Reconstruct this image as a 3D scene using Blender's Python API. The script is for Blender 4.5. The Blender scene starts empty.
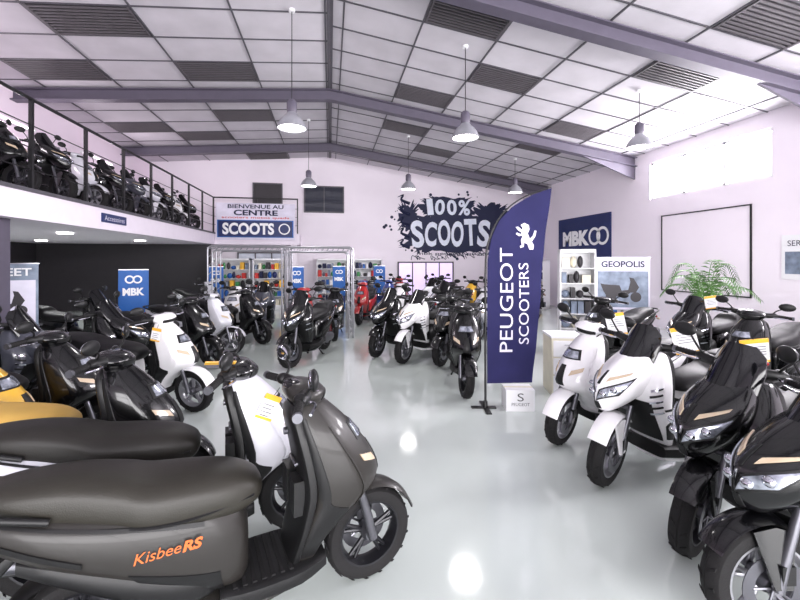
import bpy, math, random, bmesh
from mathutils import Vector, Matrix
random.seed(4)
scene = bpy.context.scene
scene.view_settings.view_transform = 'Standard'
pi = math.pi

# ---------------------------------------------------------------- materials
def srgb(r, g, b):
    def f(c):
        c /= 255.0
        return c/12.92 if c <= 0.04045 else ((c+0.055)/1.055)**2.4
    return (f(r), f(g), f(b), 1)

def mat(name, col, rough=0.5, metal=0.0, coat=0.0, var=0.06, scale=6.0, bump=0.0, bscale=80.0, emis=0.0, spec=.5):
    m = bpy.data.materials.new(name); m.use_nodes = True
    nt = m.node_tree; p = nt.nodes['Principled BSDF']
    p.inputs['Roughness'].default_value = rough
    p.inputs['Metallic'].default_value = metal
    p.inputs['Coat Weight'].default_value = coat
    p.inputs['Coat Roughness'].default_value = 0.05
    p.inputs['Specular IOR Level'].default_value = spec
    tc = nt.nodes.new('ShaderNodeTexCoord')
    n = nt.nodes.new('ShaderNodeTexNoise'); n.inputs['Scale'].default_value = scale; n.inputs['Detail'].default_value = 3
    nt.links.new(tc.outputs['Object'], n.inputs['Vector'])
    r = nt.nodes.new('ShaderNodeValToRGB')
    c = col
    r.color_ramp.elements[0].position = .3; r.color_ramp.elements[1].position = .7
    r.color_ramp.elements[0].color = (c[0]*(1-var), c[1]*(1-var), c[2]*(1-var), 1)
    r.color_ramp.elements[1].color = (min(1, c[0]*(1+var)), min(1, c[1]*(1+var)), min(1, c[2]*(1+var)), 1)
    nt.links.new(n.outputs['Fac'], r.inputs['Fac'])
    nt.links.new(r.outputs['Color'], p.inputs['Base Color'])
    if bump > 0:
        n2 = nt.nodes.new('ShaderNodeTexNoise'); n2.inputs['Scale'].default_value = bscale
        nt.links.new(tc.outputs['Object'], n2.inputs['Vector'])
        b = nt.nodes.new('ShaderNodeBump'); b.inputs['Strength'].default_value = bump; b.inputs['Distance'].default_value = .01
        nt.links.new(n2.outputs['Fac'], b.inputs['Height']); nt.links.new(b.outputs['Normal'], p.inputs['Normal'])
    if emis > 0:
        p.inputs['Emission Color'].default_value = col; p.inputs['Emission Strength'].default_value = emis
    return m

M = {}
M['wall'] = mat('wall_paint', srgb(243, 235, 243), .7, var=.02, scale=1.2)
M['wallp'] = mat('wall_paint_left', srgb(245, 229, 242), .7, var=.02, scale=1.2)
M['dark'] = mat('dark_panel', srgb(50, 47, 51), .5)
M['ceil'] = mat('ceiling_tile', srgb(204, 200, 206), .85, var=.08, scale=1.6, bump=.25, bscale=60, spec=.2)
M['grid'] = mat('ceiling_grid_metal', srgb(84, 82, 88), .5)
M['vent'] = mat('vent_slats', srgb(88, 84, 88), .5)
M['ventback'] = mat('vent_back', srgb(44, 41, 46), .8)
M['beam'] = mat('beam_paint', srgb(88, 83, 97), .45)
M['floor'] = mat('floor_resin', srgb(194, 202, 198), .1, var=.04, scale=.9, coat=.3)
M['slab'] = mat('slab_paint', srgb(238, 229, 240), .6, var=.02)
M['white'] = mat('white_paint', srgb(240, 240, 242), .35, var=.01)
M['black'] = mat('black_metal', srgb(20, 20, 22), .4)
M['steel'] = mat('steel', srgb(180, 180, 186), .3, metal=.7)
M['navy'] = mat('navy_fabric', srgb(38, 37, 80), .75, var=.1, scale=3, spec=.2)
M['blue'] = mat('blue_print', srgb(30, 92, 168), .5)
M['navysign'] = mat('navy_print', srgb(22, 38, 92), .4)
M['lilac'] = mat('pale_print', srgb(218, 214, 230), .6)
M['ink'] = mat('mural_ink', srgb(22, 28, 62), .7)
M['muralw'] = mat('mural_pale', srgb(228, 234, 246), .7)
M['red'] = mat('red_print', srgb(196, 50, 44), .5)
M['green'] = mat('green_print', srgb(60, 140, 80), .5)
M['orange'] = mat('orange_print', srgb(238, 182, 60), .5)
M['copper'] = mat('copper_print', srgb(196, 96, 40), .45)
M['cream'] = mat('cream_laminate', srgb(226, 220, 200), .5)
M['leaf'] = mat('leaf', srgb(70, 112, 46), .5, var=.25, scale=9)
M['pot'] = mat('pot', srgb(70, 66, 64), .6)
M['soil'] = mat('soil', srgb(60, 45, 34), .9)
M['lampshade'] = mat('lamp_shade', srgb(176, 176, 184), .3, metal=.5)
M['glow'] = mat('lamp_glow', (1, .98, .95, 1), .5, emis=9)
M['filltube'] = mat('fill_tube_glow', (1, .86, .96, 1), .5, emis=4)  # glow of the added mezzanine strip lights
M['glowv'] = mat('glowing_violet_pane', srgb(222, 204, 240), .3, emis=.7)  # brightness of the door glass is put in as emission, no lamp behind
M['grey'] = mat('grey_print', srgb(120, 132, 150), .5, var=.35, scale=7)
M['glass'] = mat('tinted_pane', srgb(60, 62, 72), .08, coat=.5)

# ---------------------------------------------------------------- mesh builder
def se(n, a, b, e, e2=None):
    out = []
    for k in range(n):
        t = 2*pi*k/n; c = math.cos(t); s = math.sin(t)
        ee = e if (e2 is None or c >= 0) else e2
        out.append((math.copysign(abs(c)**(2/ee)*a, c), math.copysign(abs(s)**(2/ee)*b, s)))
    return out

def catmull(pts, sub):
    if sub <= 1: return pts
    out = []; n = len(pts)
    for i in range(n-1):
        p0 = pts[max(0, i-1)]; p1 = pts[i]; p2 = pts[i+1]; p3 = pts[min(n-1, i+2)]
        for k in range(sub):
            t = k/sub
            out.append(tuple(0.5*((2*b)+(-a+c)*t+(2*a-5*b+4*c-d)*t*t+(-a+3*b-3*c+d)*t**3) for a, b, c, d in zip(p0, p1, p2, p3)))
    out.append(pts[-1]); return out

def lookup(dense, u):
    up = dense[-1][0] > dense[0][0]
    for p, q in zip(dense, dense[1:]):
        if (p[0] <= u <= q[0]) if up else (q[0] <= u <= p[0]):
            f = (u-p[0])/(q[0]-p[0]) if q[0] != p[0] else 0
            return tuple(a+(b-a)*f for a, b in zip(p, q))
    return dense[0] if (u < dense[0][0]) == up else dense[-1]
def zsurf(secs, ef, eb):
    D = catmull(secs, 8)
    def f(z, t, off):
        _, cx, hx, hy = lookup(D, z); c, s = math.cos(t), math.sin(t); e = ef if c >= 0 else eb
        return (cx+math.copysign(abs(c)**(2/e)*(hx+off), c), math.copysign(abs(s)**(2/e)*(hy+off), s), z)
    return f
def xsurf(secs):
    D = catmull(secs, 8)
    def f(x, t, off):
        _, cz, hz, hy, e = lookup(D, x); c, s = math.cos(t), math.sin(t)
        return (x, math.copysign(abs(c)**(2/e)*(hy+off), c), cz+math.copysign(abs(s)**(2/e)*(hz+off), s))
    return f

class MB:
    def __init__(s):
        s.v = []; s.f = []; s.m = []; s.M = Matrix.Identity(4); s.names = []
    def mi(s, name):
        if name not in s.names: s.names.append(name)
        return s.names.index(name)
    def add(s, vs, fs, m):
        o = len(s.v); s.v += [tuple(s.M @ Vector(p)) for p in vs]
        s.f += [tuple(i+o for i in f) for f in fs]; s.m += [s.mi(m)]*len(fs)
    def rings(s, R, m, cap=True, close=True):
        n = len(R[0]); fs = []
        for i in range(len(R)-1):
            for j in range(n if close else n-1):
                a = i*n+j; b = i*n+(j+1) % n; fs.append((a, b, b+n, a+n))
        if cap:
            fs.append(tuple(range(n-1, -1, -1))); fs.append(tuple((len(R)-1)*n+j for j in range(n)))
        s.add([p for r in R for p in r], fs, m)
    def loftx(s, secs, m, n=20, sub=4, yo=0.0, tilt=0.0):
        R = []
        for (x, cz, hz, hy, e) in catmull(secs, sub):
            hz = max(hz, .002); hy = max(hy, .002)
            R.append([(x+tilt*b, yo+a, cz+b) for a, b in se(n, hy, hz, max(e, 1.2))])
        s.rings(R, m)
    def loftz(s, secs, m, n=24, sub=4, ef=2.0, eb=3.5):
        R = []
        for (z, cx, hx, hy) in catmull(secs, sub):
            hx = max(hx, .002); hy = max(hy, .002)
            R.append([(cx+a, b, z) for a, b in se(n, hx, hy, ef, eb)])
        s.rings(R, m)
    def patch(s, fn, quad, off, m, nu=8, nv=5, mir=None):
        quads = [quad]
        if mir == 'z': quads.append([(-t, u) for t, u in quad])
        if mir == 'x': quads.append([(pi-t, u) for t, u in quad])
        for q in quads:
            grid = []
            for j in range(nv+1):
                for i in range(nu+1):
                    a, b = i/nu, j/nv
                    t = (1-a)*(1-b)*q[0][0]+a*(1-b)*q[1][0]+a*b*q[2][0]+(1-a)*b*q[3][0]
                    u = (1-a)*(1-b)*q[0][1]+a*(1-b)*q[1][1]+a*b*q[2][1]+(1-a)*b*q[3][1]
                    grid.append((u, t))
            N = len(grid); vs = [fn(u, t, off) for u, t in grid]+[fn(u, t, -.006) for u, t in grid]; fs = []; w = nu+1
            for j in range(nv):
                for i in range(nu):
                    a = j*w+i; fs.append((a, a+1, a+w+1, a+w))
            edge = [i for i in range(w)]+[j*w+nu for j in range(1, nv+1)]+[nv*w+i for i in range(nu-1, -1, -1)]+[j*w for j in range(nv-1, 0, -1)]
            for a, b in zip(edge, edge[1:]+edge[:1]): fs.append((a, b, b+N, a+N))
            s.add(vs, fs, m)
    def tube(s, pts, r, m, seg=10, sub=1):
        pts = catmull([tuple(p) for p in pts], sub); P = [Vector(p) for p in pts]
        if not isinstance(r, (list, tuple)): rr = [r]*len(P)
        else:
            rr = []
            for i in range(len(P)):
                u = i/(len(P)-1)*(len(r)-1); k = min(int(u), len(r)-2); rr.append(r[k]+(r[k+1]-r[k])*(u-k))
        R = []; up = None
        for i, p in enumerate(P):
            d = (P[min(i+1, len(P)-1)]-P[max(i-1, 0)]).normalized()
            if up is None: up = Vector((0, 0, 1)) if abs(d.z) < .9 else Vector((1, 0, 0))
            a = d.cross(up).normalized(); up = a.cross(d).normalized()
            R.append([tuple(p+(a*math.cos(2*pi*k/seg)+up*math.sin(2*pi*k/seg))*rr[i]) for k in range(seg)])
        s.rings(R, m)
    def lathe(s, prof, c, axis, m, seg=28, arc=None, closed=False):
        full = arc is None; a0, a1 = arc if arc else (0, 2*pi); R = []
        cnt = seg if full else seg+1
        for k in range(cnt):
            t = a0+(a1-a0)*k/seg; ct, st = math.cos(t), math.sin(t); ring = []
            for (r, a) in prof:
                if axis == 'y': ring.append((c[0]+r*ct, c[1]+a, c[2]+r*st))
                elif axis == 'z': ring.append((c[0]+r*ct, c[1]+r*st, c[2]+a))
                else: ring.append((c[0]+a, c[1]+r*ct, c[2]+r*st))
            R.append(ring)
        if full: R.append(R[0])
        s.rings(R, m, cap=not full and closed, close=closed)
    def ell(s, c, r, m, seg=16, rings=8, rot=None):
        R = []
        for i in range(rings+1):
            ph = pi*i/rings; sp = max(math.sin(ph), .02)
            ring = []
            for k in range(seg):
                v = Vector((r[0]*sp*math.cos(2*pi*k/seg), r[1]*sp*math.sin(2*pi*k/seg), r[2]*math.cos(ph)))
                if rot: v = rot @ v
                ring.append((c[0]+v.x, c[1]+v.y, c[2]+v.z))
            R.append(ring)
        s.rings(R, m)
    def box(s, lo, hi, m, rot=None):
        x0, y0, z0 = lo; x1, y1, z1 = hi
        v = [(x0, y0, z0), (x1, y0, z0), (x1, y1, z0), (x0, y1, z0), (x0, y0, z1), (x1, y0, z1), (x1, y1, z1), (x0, y1, z1)]
        if rot:
            c = Vector(((x0+x1)/2, (y0+y1)/2, (z0+z1)/2)); v = [tuple(c+rot @ (Vector(p)-c)) for p in v]
        s.add(v, [(0, 3, 2, 1), (4, 5, 6, 7), (0, 1, 5, 4), (1, 2, 6, 5), (2, 3, 7, 6), (3, 0, 4, 7)], m)
    def text(s, body, m, w, h, T, off=0.0, warp=None, ext=0.0):
        cu = bpy.data.curves.new('tmp', 'FONT'); cu.body = body; cu.size = 1; cu.offset = off; cu.extrude = ext; cu.resolution_u = 4
        ob = bpy.data.objects.new('tmp', cu); scene.collection.objects.link(ob)
        bpy.context.view_layer.update()
        me = bpy.data.meshes.new_from_object(ob.evaluated_get(bpy.context.evaluated_depsgraph_get()))
        vs = [v.co.copy() for v in me.vertices]; fs = [tuple(p.vertices) for p in me.polygons]
        bpy.data.objects.remove(ob); bpy.data.curves.remove(cu); bpy.data.meshes.remove(me)
        if not vs: return
        x0 = min(v.x for v in vs); x1 = max(v.x for v in vs); y0 = min(v.y for v in vs); y1 = max(v.y for v in vs)
        out = []
        for v in vs:
            p = T @ Vector(((v.x-(x0+x1)/2)/(x1-x0)*w, (v.y-(y0+y1)/2)/(y1-y0)*h, v.z))
            if warp: p = warp(p)
            out.append(tuple(p))
        s.add(out, fs, m)
    def mesh(s, name, table=M, ang=38):
        me = bpy.data.meshes.new(name); me.from_pydata(s.v, [], s.f)
        for n in s.names: me.materials.append(table[n])
        me.polygons.foreach_set('material_index', s.m)
        bm = bmesh.new(); bm.from_mesh(me); bmesh.ops.recalc_face_normals(bm, faces=bm.faces); bm.to_mesh(me); bm.free()
        me.polygons.foreach_set('use_smooth', [True]*len(me.polygons)); me.set_sharp_from_angle(angle=math.radians(ang)); me.update()
        return me
    def obj(s, name, loc=(0, 0, 0), rot=0.0, parent=None, table=M, bevel=0.0):
        me = s.mesh(name, table); o = bpy.data.objects.new(name, me); scene.collection.objects.link(o)
        o.location = loc; o.rotation_euler = (0, 0, rot)
        if bevel:
            b = o.modifiers.new('bevel', 'BEVEL'); b.width = bevel; b.segments = 2; b.limit_method = 'ANGLE'
        if parent: o.parent = parent
        return o

def T_front(x, y, z): return Matrix(((1, 0, 0, x), (0, 0, -1, y), (0, 1, 0, z), (0, 0, 0, 1)))
def T_up(x, y, z): return Matrix(((0, -1, 0, x), (0, 0, -1, y), (1, 0, 0, z), (0, 0, 0, 1)))
def T_left(x, y, z): return Matrix(((0, 0, -1, x), (-1, 0, 0, y), (0, 1, 0, z), (0, 0, 0, 1)))
def T_right(x, y, z): return Matrix(((0, 0, 1, x), (1, 0, 0, y), (0, 1, 0, z), (0, 0, 0, 1)))

# ---------------------------------------------------------------- room
XR, XL, YF, YB, XLL = 8.15, -6.5, 16.0, -4.0, -9.5
RID = 5.75
def rz(x): return RID-.153*x if x >= 0 else RID+.07*x
def boxobj(name, lo, hi, m, **k):
    b = MB(); b.box(lo, hi, m); return b.obj(name, **k)
boxobj('floor', (XLL-.2, YB-.2, -.12), (XR+.2, YF+.2, 0), 'floor')
b = MB()
pts = [(XLL-.2, 0), (XR+.2, 0), (XR+.2, rz(XR)+.05), (0, RID+.05), (XL-.1, rz(XL)+.05), (XL-.1, 2.65), (XLL-.2, 2.65)]
n = len(pts)
b.add([(x, YF, z) for x, z in pts]+[(x, YF+.2, z) for x, z in pts],
      [tuple(range(n)), tuple(range(2*n-1, n-1, -1))]+[(i, (i+1) % n, n+(i+1) % n, n+i) for i in range(n)], 'wall')
b.obj('wall_far')
b = MB(); zt = rz(XR)+.05
wins = [(6.16, 9.07), (1.2, 4.1)]; w0, w1 = 3.25, 4.19
b.box((XR, YB, 0), (XR+.2, YF, w0), 'wall'); b.box((XR, YB, w1), (XR+.2, YF, zt), 'wall')
for a, c in [(YB, 1.2), (4.1, 6.16), (9.07, YF)]: b.box((XR, a, w0), (XR+.2, c, w1), 'wall')
b.obj('wall_right')
for i, (a, c) in enumerate(wins):
    b = MB(); t = .05; x0, x1 = XR+.04, XR+.12
    b.box((x0, a, w0), (x1, c, w0+t), 'white'); b.box((x0, a, w1-t), (x1, c, w1), 'white')
    for k in range(4):
        y = a+(c-a)*k/3; y = min(max(y, a+t/2), c-t/2); b.box((x0, y-t/2, w0), (x1, y+t/2, w1), 'white')
    b.obj('window_%d' % (i+1))
boxobj('wall_left_upper', (XL-.12, YB, 2.65), (XL, YF, rz(XL)+.05), 'wallp')
boxobj('wall_left_lower', (XLL-.15, YB, 0), (XLL, YF, 2.25), 'dark')
boxobj('wall_partition', (XLL, 15.0, 0), (-4.15, 15.12, 2.25), 'dark')
b = MB()
b.box((XLL-.2, YB-.2, 0), (-3, YB, rz(XL)), 'wall'); b.box((7, YB-.2, 0), (XR+.2, YB, 4.5), 'wall')
b.box((-3, YB-.2, 3.6), (7, YB, 4.5), 'wall')
b.add([(-3, YB, 4.5), (XR+.2, YB, 4.5), (0, YB, RID+.05), (-3, YB, rz(-3)+.05)], [(0, 1, 2, 3)], 'wall')
b.obj('wall_back')
b = MB()
for k in range(6):
    x = -3+2*k; b.box((x-.04, YB-.12, 0), (x+.04, YB-.04, 3.6), 'steel')
for z in (0.0, 2.4, 3.52): b.box((-3, YB-.11, z), (7, YB-.05, z+.08), 'steel')
b.obj('window_3')  # unseen glazed front, added so light enters from behind the camera
b = MB()
for (xa, xb) in ((XL-.12, 0), (0, XR+.2)):
    b.add([(xa, YB, rz(xa)), (xb, YB, rz(xb)), (xb, YF, rz(xb)), (xa, YF, rz(xa)),
           (xa, YB, rz(xa)+.12), (xb, YB, rz(xb)+.12), (xb, YF, rz(xb)+.12), (xa, YF, rz(xa)+.12)],
          [(0, 1, 2, 3), (7, 6, 5, 4), (0, 4, 5, 1), (2, 6, 7, 3)], 'ceil')
b.obj('ceiling')
b = MB(); g = .013
def slab_bar(xa, xb, ya, yb, d, m, up=0.0):
    b.add([(x, y, rz(x)-q) for q in (d, up) for x, y in ((xa, ya), (xb, ya), (xb, yb), (xa, yb))],
          [(0, 3, 2, 1), (4, 5, 6, 7), (0, 1, 5, 4), (1, 2, 6, 5), (2, 3, 7, 6), (3, 0, 4, 7)], m)
CW = {1: (1.25, .22, .75), -1: (1.45, .08, .85)}
for sgn, lim in ((1, XR), (-1, -XL)):
    cw, st, cp = CW[sgn]; k = 0
    while st+cw*k < lim:
        x = sgn*(st+cw*k); slab_bar(x-g, x+g, YB, YF, .018, 'grid'); k += 1
    y = YF-cp
    while y > YB:
        if sgn > 0: slab_bar(0.0, XR, y-g, y+g, .014, 'grid')
        else: slab_bar(XL, -.0001, y-g, y+g, .014, 'grid')
        y -= cp
slab_bar(.0001, .05, YB, YF, .03, 'grid'); slab_bar(-.05, -.0001, YB, YF, .03, 'grid')
b.obj('ceiling_trim_grid')
vents = [(-3.7, 7.0), (-2.4, 9.0), (-2.4, 11.0), (-3.9, 12.8), (-2.4, 15.2), (-5.3, 8.8), (-5.3, 12.4),
         (2.05, 5.75), (3.3, 7.2), (2.05, 8.9), (2.05, 10.8), (3.3, 12.5), (5.6, 5.6), (5.6, 4.3), (2.05, 14.8), (5.7, 10.5), (5.7, 8.9), (5.7, 13.9)]
for vx, vy in vents:
    sg = 1 if vx > 0 else -1; cw, st, cp = CW[sg]
    k = round((abs(vx)-st)/cw-.5); cx = sg*(st+cw*(k+.5)); r = round((YF-vy)/cp-.5); cy = YF-cp*(r+.5)
    b = MB(); xa, xb, ya, yb = cx-cw/2+.02, cx+cw/2-.02, cy-cp/2+.02, cy+cp/2-.02
    slab_bar(xa, xb, ya, yb, .012, 'ventback', .002)
    for k in range(10):
        yy = ya+(yb-ya)*(k+.5)/10; slab_bar(xa, xb, yy-.014, yy+.014, .03, 'vent', .012)
    for q in (xa, xb-.03): slab_bar(q, q+.03, ya, yb, .032, 'vent', .012)
    b.obj('ceiling_vent')
for yb_ in (5.2, 9.6, 14.0, .8):
    b = MB()
    for xa, xb in ((XL, 0), (0, XR)):
        for (hw, t0, t1) in ((.1, .035, .055), (.012, .05, .27), (.1, .26, .285)):
            b.add([(x, yb_+s*hw, rz(x)-q) for q in (t1, t0) for x, s in ((xa, -1), (xb, -1), (xb, 1), (xa, 1))],
                  [(0, 3, 2, 1), (4, 5, 6, 7), (0, 1, 5, 4), (1, 2, 6, 5), (2, 3, 7, 6), (3, 0, 4, 7)], 'beam')
    b.add([(x, yb_+s, z) for s in (-.02, .02) for x, z in ((XR, rz(XR)-.28), (XR-1.6, rz(XR-1.6)-.28), (XR, rz(XR)-.62))],
          [(0, 1, 2), (5, 4, 3), (0, 3, 4, 1), (1, 4, 5, 2), (2, 5, 3, 0)], 'beam')
    b.obj('roof_beam')
b = MB(); S0, S1 = 2.25, 2.65
b.box((XLL, YB, S0), (-4, YF, S1), 'slab'); b.box((-4, 15, S0), (-1.1, YF, S1), 'slab')
b.obj('floor_mezzanine')
boxobj('trim_1', (-3.998, YB, S1-.03), (-3.97, 14.99, S1+.02), 'grid')
b = MB(); RT = 3.92
b.tube([(-4.06, YB, RT), (-4.06, 15.06, RT), (-1.15, 15.06, RT)], .025, 'black', 8)
for zz in (2.95, 3.25, 3.56): b.tube([(-4.06, YB, zz), (-4.06, 15.06, zz), (-1.15, 15.06, zz)], .008, 'black', 6)
y = 15.06
while y > YB: b.box((-4.08, y-.022, S1), (-4.035, y+.022, RT), 'black'); y -= 1.25
for x in (-2.6, -1.17): b.box((x-.02, 15.04, S1), (x+.02, 15.08, RT), 'black')
b.obj('mezzanine_railing')
boxobj('support_column', (-4.5, 5.9, 0), (-4.22, 6.18, S0), 'beam')
boxobj('support_column', (-1.4, 15.05, 0), (-1.2, 15.25, S0), 'wall')
b = MB(); b.box((-3.995, 7.9, 2.38), (-3.975, 8.75, 2.54), 'navysign'); b.text('Accessoires', 'lilac', .7, .09, T_right(-3.972, 8.32, 2.46)); b.obj('wall_sign_small')
for (x, y) in ((-5.2, 9), (-5.2, 12.2), (-7.8, 12.5), (-7.8, 9), (-5.2, 6)):
    b = MB(); b.lathe([(0, 0), (.1, 0), (.13, .0), (.13, .03), (0, .03)], (0, 0, 0), 'z', 'glow', 20); b.obj('recessed_downlight', (x, y, S0-.03))
    l = bpy.data.lights.new('downlight', 'SPOT'); l.energy = 110; l.spot_size = 2.4; l.spot_blend = .8; l.shadow_soft_size = .1
    o = bpy.data.objects.new('downlight_lamp', l); o.location = (x, y, S0-.06); scene.collection.objects.link(o)
# strip lights added on the upper left wall to brighten the mezzanine scooters
for y in (6.2, 9.4, 12.6):
    b = MB(); b.box((-.02, -.75, -.03), (.03, .75, .05), 'white'); b.tube([(.05, -.7, 0), (.05, .7, 0)], .018, 'filltube', 10)
    for q in (-.7, .66): b.box((.02, q, -.03), (.075, q+.04, .03), 'white')
    b.obj('added_strip_light', (XL+.025, y, 4.55))
    l = bpy.data.lights.new('strip_fill', 'AREA'); l.shape = 'RECTANGLE'; l.size = .06; l.size_y = 1.4; l.energy = 45; l.color = (1, .9, .97)
    o = bpy.data.objects.new('strip_fill_lamp', l); o.location = (XL+.13, y, 4.55); o.rotation_euler = (0, -pi/2+.5, 0); scene.collection.objects.link(o)

def framed(name, x0, x1, z0, z1, fill, frame='black', y=YF, mull=0, t=.05):
    b = MB(); b.box((x0, y-.03, z0), (x1, y-.002, z1), fill)
    b.box((x0-t, y-.06, z0-t), (x1+t, y-.002, z0), frame); b.box((x0-t, y-.06, z1), (x1+t, y-.002, z1+t), frame)
    b.box((x0-t, y-.06, z0), (x0, y-.002, z1), frame); b.box((x1, y-.06, z0), (x1+t, y-.002, z1), frame)
    for k in range(mull):
        x = x0+(x1-x0)*(k+1)/(mull+1); b.box((x-.02, y-.06, z0), (x+.02, y-.03, z1), frame)
    return b.obj(name)
framed('window_4', -.95, .5, 3.6, 4.55, 'glass', 'grid', mull=1)
framed('door_1', -2.85, -1.85, 2.67, 4.6, 'dark', 'grid')
framed('door_2', 2.75, 5.0, 0.05, 1.58, 'glowv', 'dark', mull=3)
framed('window_5', -3.4, -1.6, .9, 1.95, 'muralw', 'grid', mull=2)

# mural
b = MB()
def blob(cx, cz, rx, rz_, m, y, n=120, seed=0, jag=.12):
    rnd = random.Random(seed); ph = [rnd.random()*6.3 for _ in range(8)]; P_ = []
    for k in range(n):
        t = 2*pi*k/n; r = 1+jag*(math.sin(9*t+ph[0])*.5+math.sin(17*t+ph[1])*.5+math.sin(29*t+ph[2])*.5)
        if rnd.random() < .07: r += .16
        c, s_ = math.cos(t), math.sin(t)
        P_.append((cx+rx*r*math.copysign(abs(c)**.55, c), y, cz+rz_*r*math.copysign(abs(s_)**.55, s_)))
    b.add(P_+[(cx, y, cz)], [(k, (k+1) % n, n) for k in range(n)], m)
yw = YF-.012
blob(5.05, 2.78, 2.02, .74, 'ink', yw, seed=3, jag=.08)
blob(4.85, 3.85, 1.12, .45, 'ink', yw+.002, seed=5, jag=.1)
blob(6.7, 3.6, .75, .45, 'ink', yw+.003, seed=8, jag=.22)
blob(3.15, 3.5, .38, .5, 'ink', yw+.003, seed=11, jag=.32)
for i, (ch, x, z, w, h, a) in enumerate([('S', 3.52, 2.76, .52, 1.12, .1), ('C', 4.08, 2.76, .5, 1.02, -.05), ('O', 4.65, 2.82, .54, 1.08, .04), ('O', 5.22, 2.78, .54, 1.08, -.06),
                                         ('T', 5.8, 2.86, .54, 1.12, .05), ('S', 6.38, 2.82, .54, 1.14, -.1)]):
    b.text(ch, 'muralw', w, h, T_front(x, yw-.01, z) @ Matrix.Rotation(a, 4, 'Z'), off=.035)
for (ch, x, w, h, a) in [('1', 4.05, .26, .66, .1), ('0', 4.47, .42, .64, -.08), ('0', 4.98, .42, .64, .06), ('%', 5.52, .52, .64, -.05)]:
    b.text(ch, 'muralw', w, h, T_front(x, yw-.01, 3.88) @ Matrix.Rotation(a, 4, 'Z'), off=.03)
rnd = random.Random(2)
for k in range(16):
    x = 3.2+rnd.random()*3.6; z = 1.78+rnd.random()*.3
    p = [(x+.12*math.sin(q*1.7+k)+.08*q, yw+.004, z+.1*math.cos(q*2.3+k)) for q in range(5)]
    b.tube(p, .014, 'ink', 4, 3)
for k in range(5):
    z0 = 2.2+.45*k; b.tube([(3.2, yw+.004, z0), (2.85, yw+.004, z0+.15), (2.95, yw+.004, z0+.35), (2.7, yw+.004, z0+.25)], [.07, .04, .01], 'ink', 4, 3)
for k in range(40):
    a = rnd.random()*6.28; x = 5.0+2.6*math.cos(a)*(.9+.2*rnd.random()); z = 3.1+1.35*math.sin(a)*(.95+.15*rnd.random()); r = .02+.05*rnd.random()
    if x < 7.9: b.add([(x+r*math.cos(q), yw+.004, z+r*math.sin(q)) for q in (0, .8, 1.6, 2.4, 3.2, 4, 4.8, 5.6)], [tuple(range(8))], 'ink')
b.text('mbk peugeot piaggio', 'ink', 3.2, .15, T_front(5.1, yw, 1.95), off=.01)
b.obj('wall_mural')

b = MB(); b.box((-3.95, 14.93, 2.42), (-1.25, 14.97, 3.72), 'lilac')
b.box((-3.9, 14.925, 2.5), (-1.3, 14.93, 3.12), 'blue'); b.box((-3.86, 14.92, 2.53), (-1.34, 14.925, 3.09), 'navysign')
b.text('SCOOTS', 'white', 1.75, .42, T_front(-2.85, 14.915, 2.81), off=.04)
b.text('CENTRE', 'ink', 1.5, .2, T_front(-2.6, 14.92, 3.38), off=.03)
b.text('scooters motos quads', 'red', 2.3, .1, T_front(-2.6, 14.92, 3.2), off=.01)
b.text('BIENVENUE AU', 'ink', 1.9, .14, T_front(-2.6, 14.92, 3.6), off=.02)
b.lathe([(.16, 0), (.2, 0), (.2, -.006), (.16, -.006)], (-1.62, 14.918, 2.81), 'y', 'white', 24, closed=True)
b.obj('railing_banner')

b = MB(); b.box((XR-.04, 10.5, 1.78), (XR-.005, 13.2, 3.12), 'navysign')
b.text('MBK', 'white', 1.45, .5, T_left(XR-.046, 12.2, 2.42), off=.06)
for dy in (0, .38):
    b.lathe([(.2, 0), (.28, 0), (.28, -.006), (.2, -.006)], (XR-.045, 11.22-dy, 2.44), 'x', 'white', 28, closed=True)
b.obj('wall_sign')
b = MB(); y0, y1, z0, z1 = 6.53, 8.69, .95, 2.8
for lo, hi in (((XR-.03, y0, z0), (XR-.004, y1, z0+.025)), ((XR-.03, y0, z1-.025), (XR-.004, y1, z1)), ((XR-.03, y0, z0), (XR-.004, y0+.025, z1)), ((XR-.03, y1-.025, z0), (XR-.004, y1, z1))):
    b.box(lo, hi, 'black')
b.box((XR-.015, y0, z0), (XR-.004, y1, z1), 'wall')
b.obj('framed_board')
b = MB(); b.box((XR-.02, 5.3, 1.35), (XR-.004, 6.0, 2.15), 'white'); b.box((XR-.024, 5.36, 1.45), (XR-.02, 5.94, 1.85), 'grey'); b.text('SERVICE', 'ink', .5, .1, T_left(XR-.024, 5.65, 2.0)); b.obj('wall_poster')

for y in (6.6, 11.7):
    for x in (-.6, 2.3, 5.7):
        z = 3.8; top = rz(x)-.001
        b = MB()
        b.lathe([(.23, 0), (.225, .02), (.2, .1), (.15, .17), (.1, .21), (.075, .25), (.07, .25), (.09, .2), (.14, .16), (.19, .09), (.215, .02), (.222, 0)], (0, 0, 0), 'z', 'lampshade', 28, closed=True)
        b.lathe([(0, .25), (.07, .25), (.08, .29), (.08, .42), (.05, .46), (0, .46)], (0, 0, 0), 'z', 'beam', 20)
        b.lathe([(0, .012), (.21, .012), (.21, .02), (0, .02)], (0, 0, 0), 'z', 'glow', 24)
        b.tube([(0, 0, .45), (0, 0, top-z)], .007, 'black', 6)
        b.lathe([(0, 0), (.05, 0), (.05, -.04), (0, -.04)], (0, 0, top-z), 'z', 'white', 14)
        b.obj('pendant_lamp', (x, y, z))
        l = bpy.data.lights.new('pendant_light', 'SPOT'); l.energy = 150; l.shadow_soft_size = .22; l.color = (1, .98, .98); l.spot_size = 2.7; l.spot_blend = 1
        o = bpy.data.objects.new('pendant_bulb', l); o.location = (x, y, z-.03); scene.collection.objects.link(o)

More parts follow.
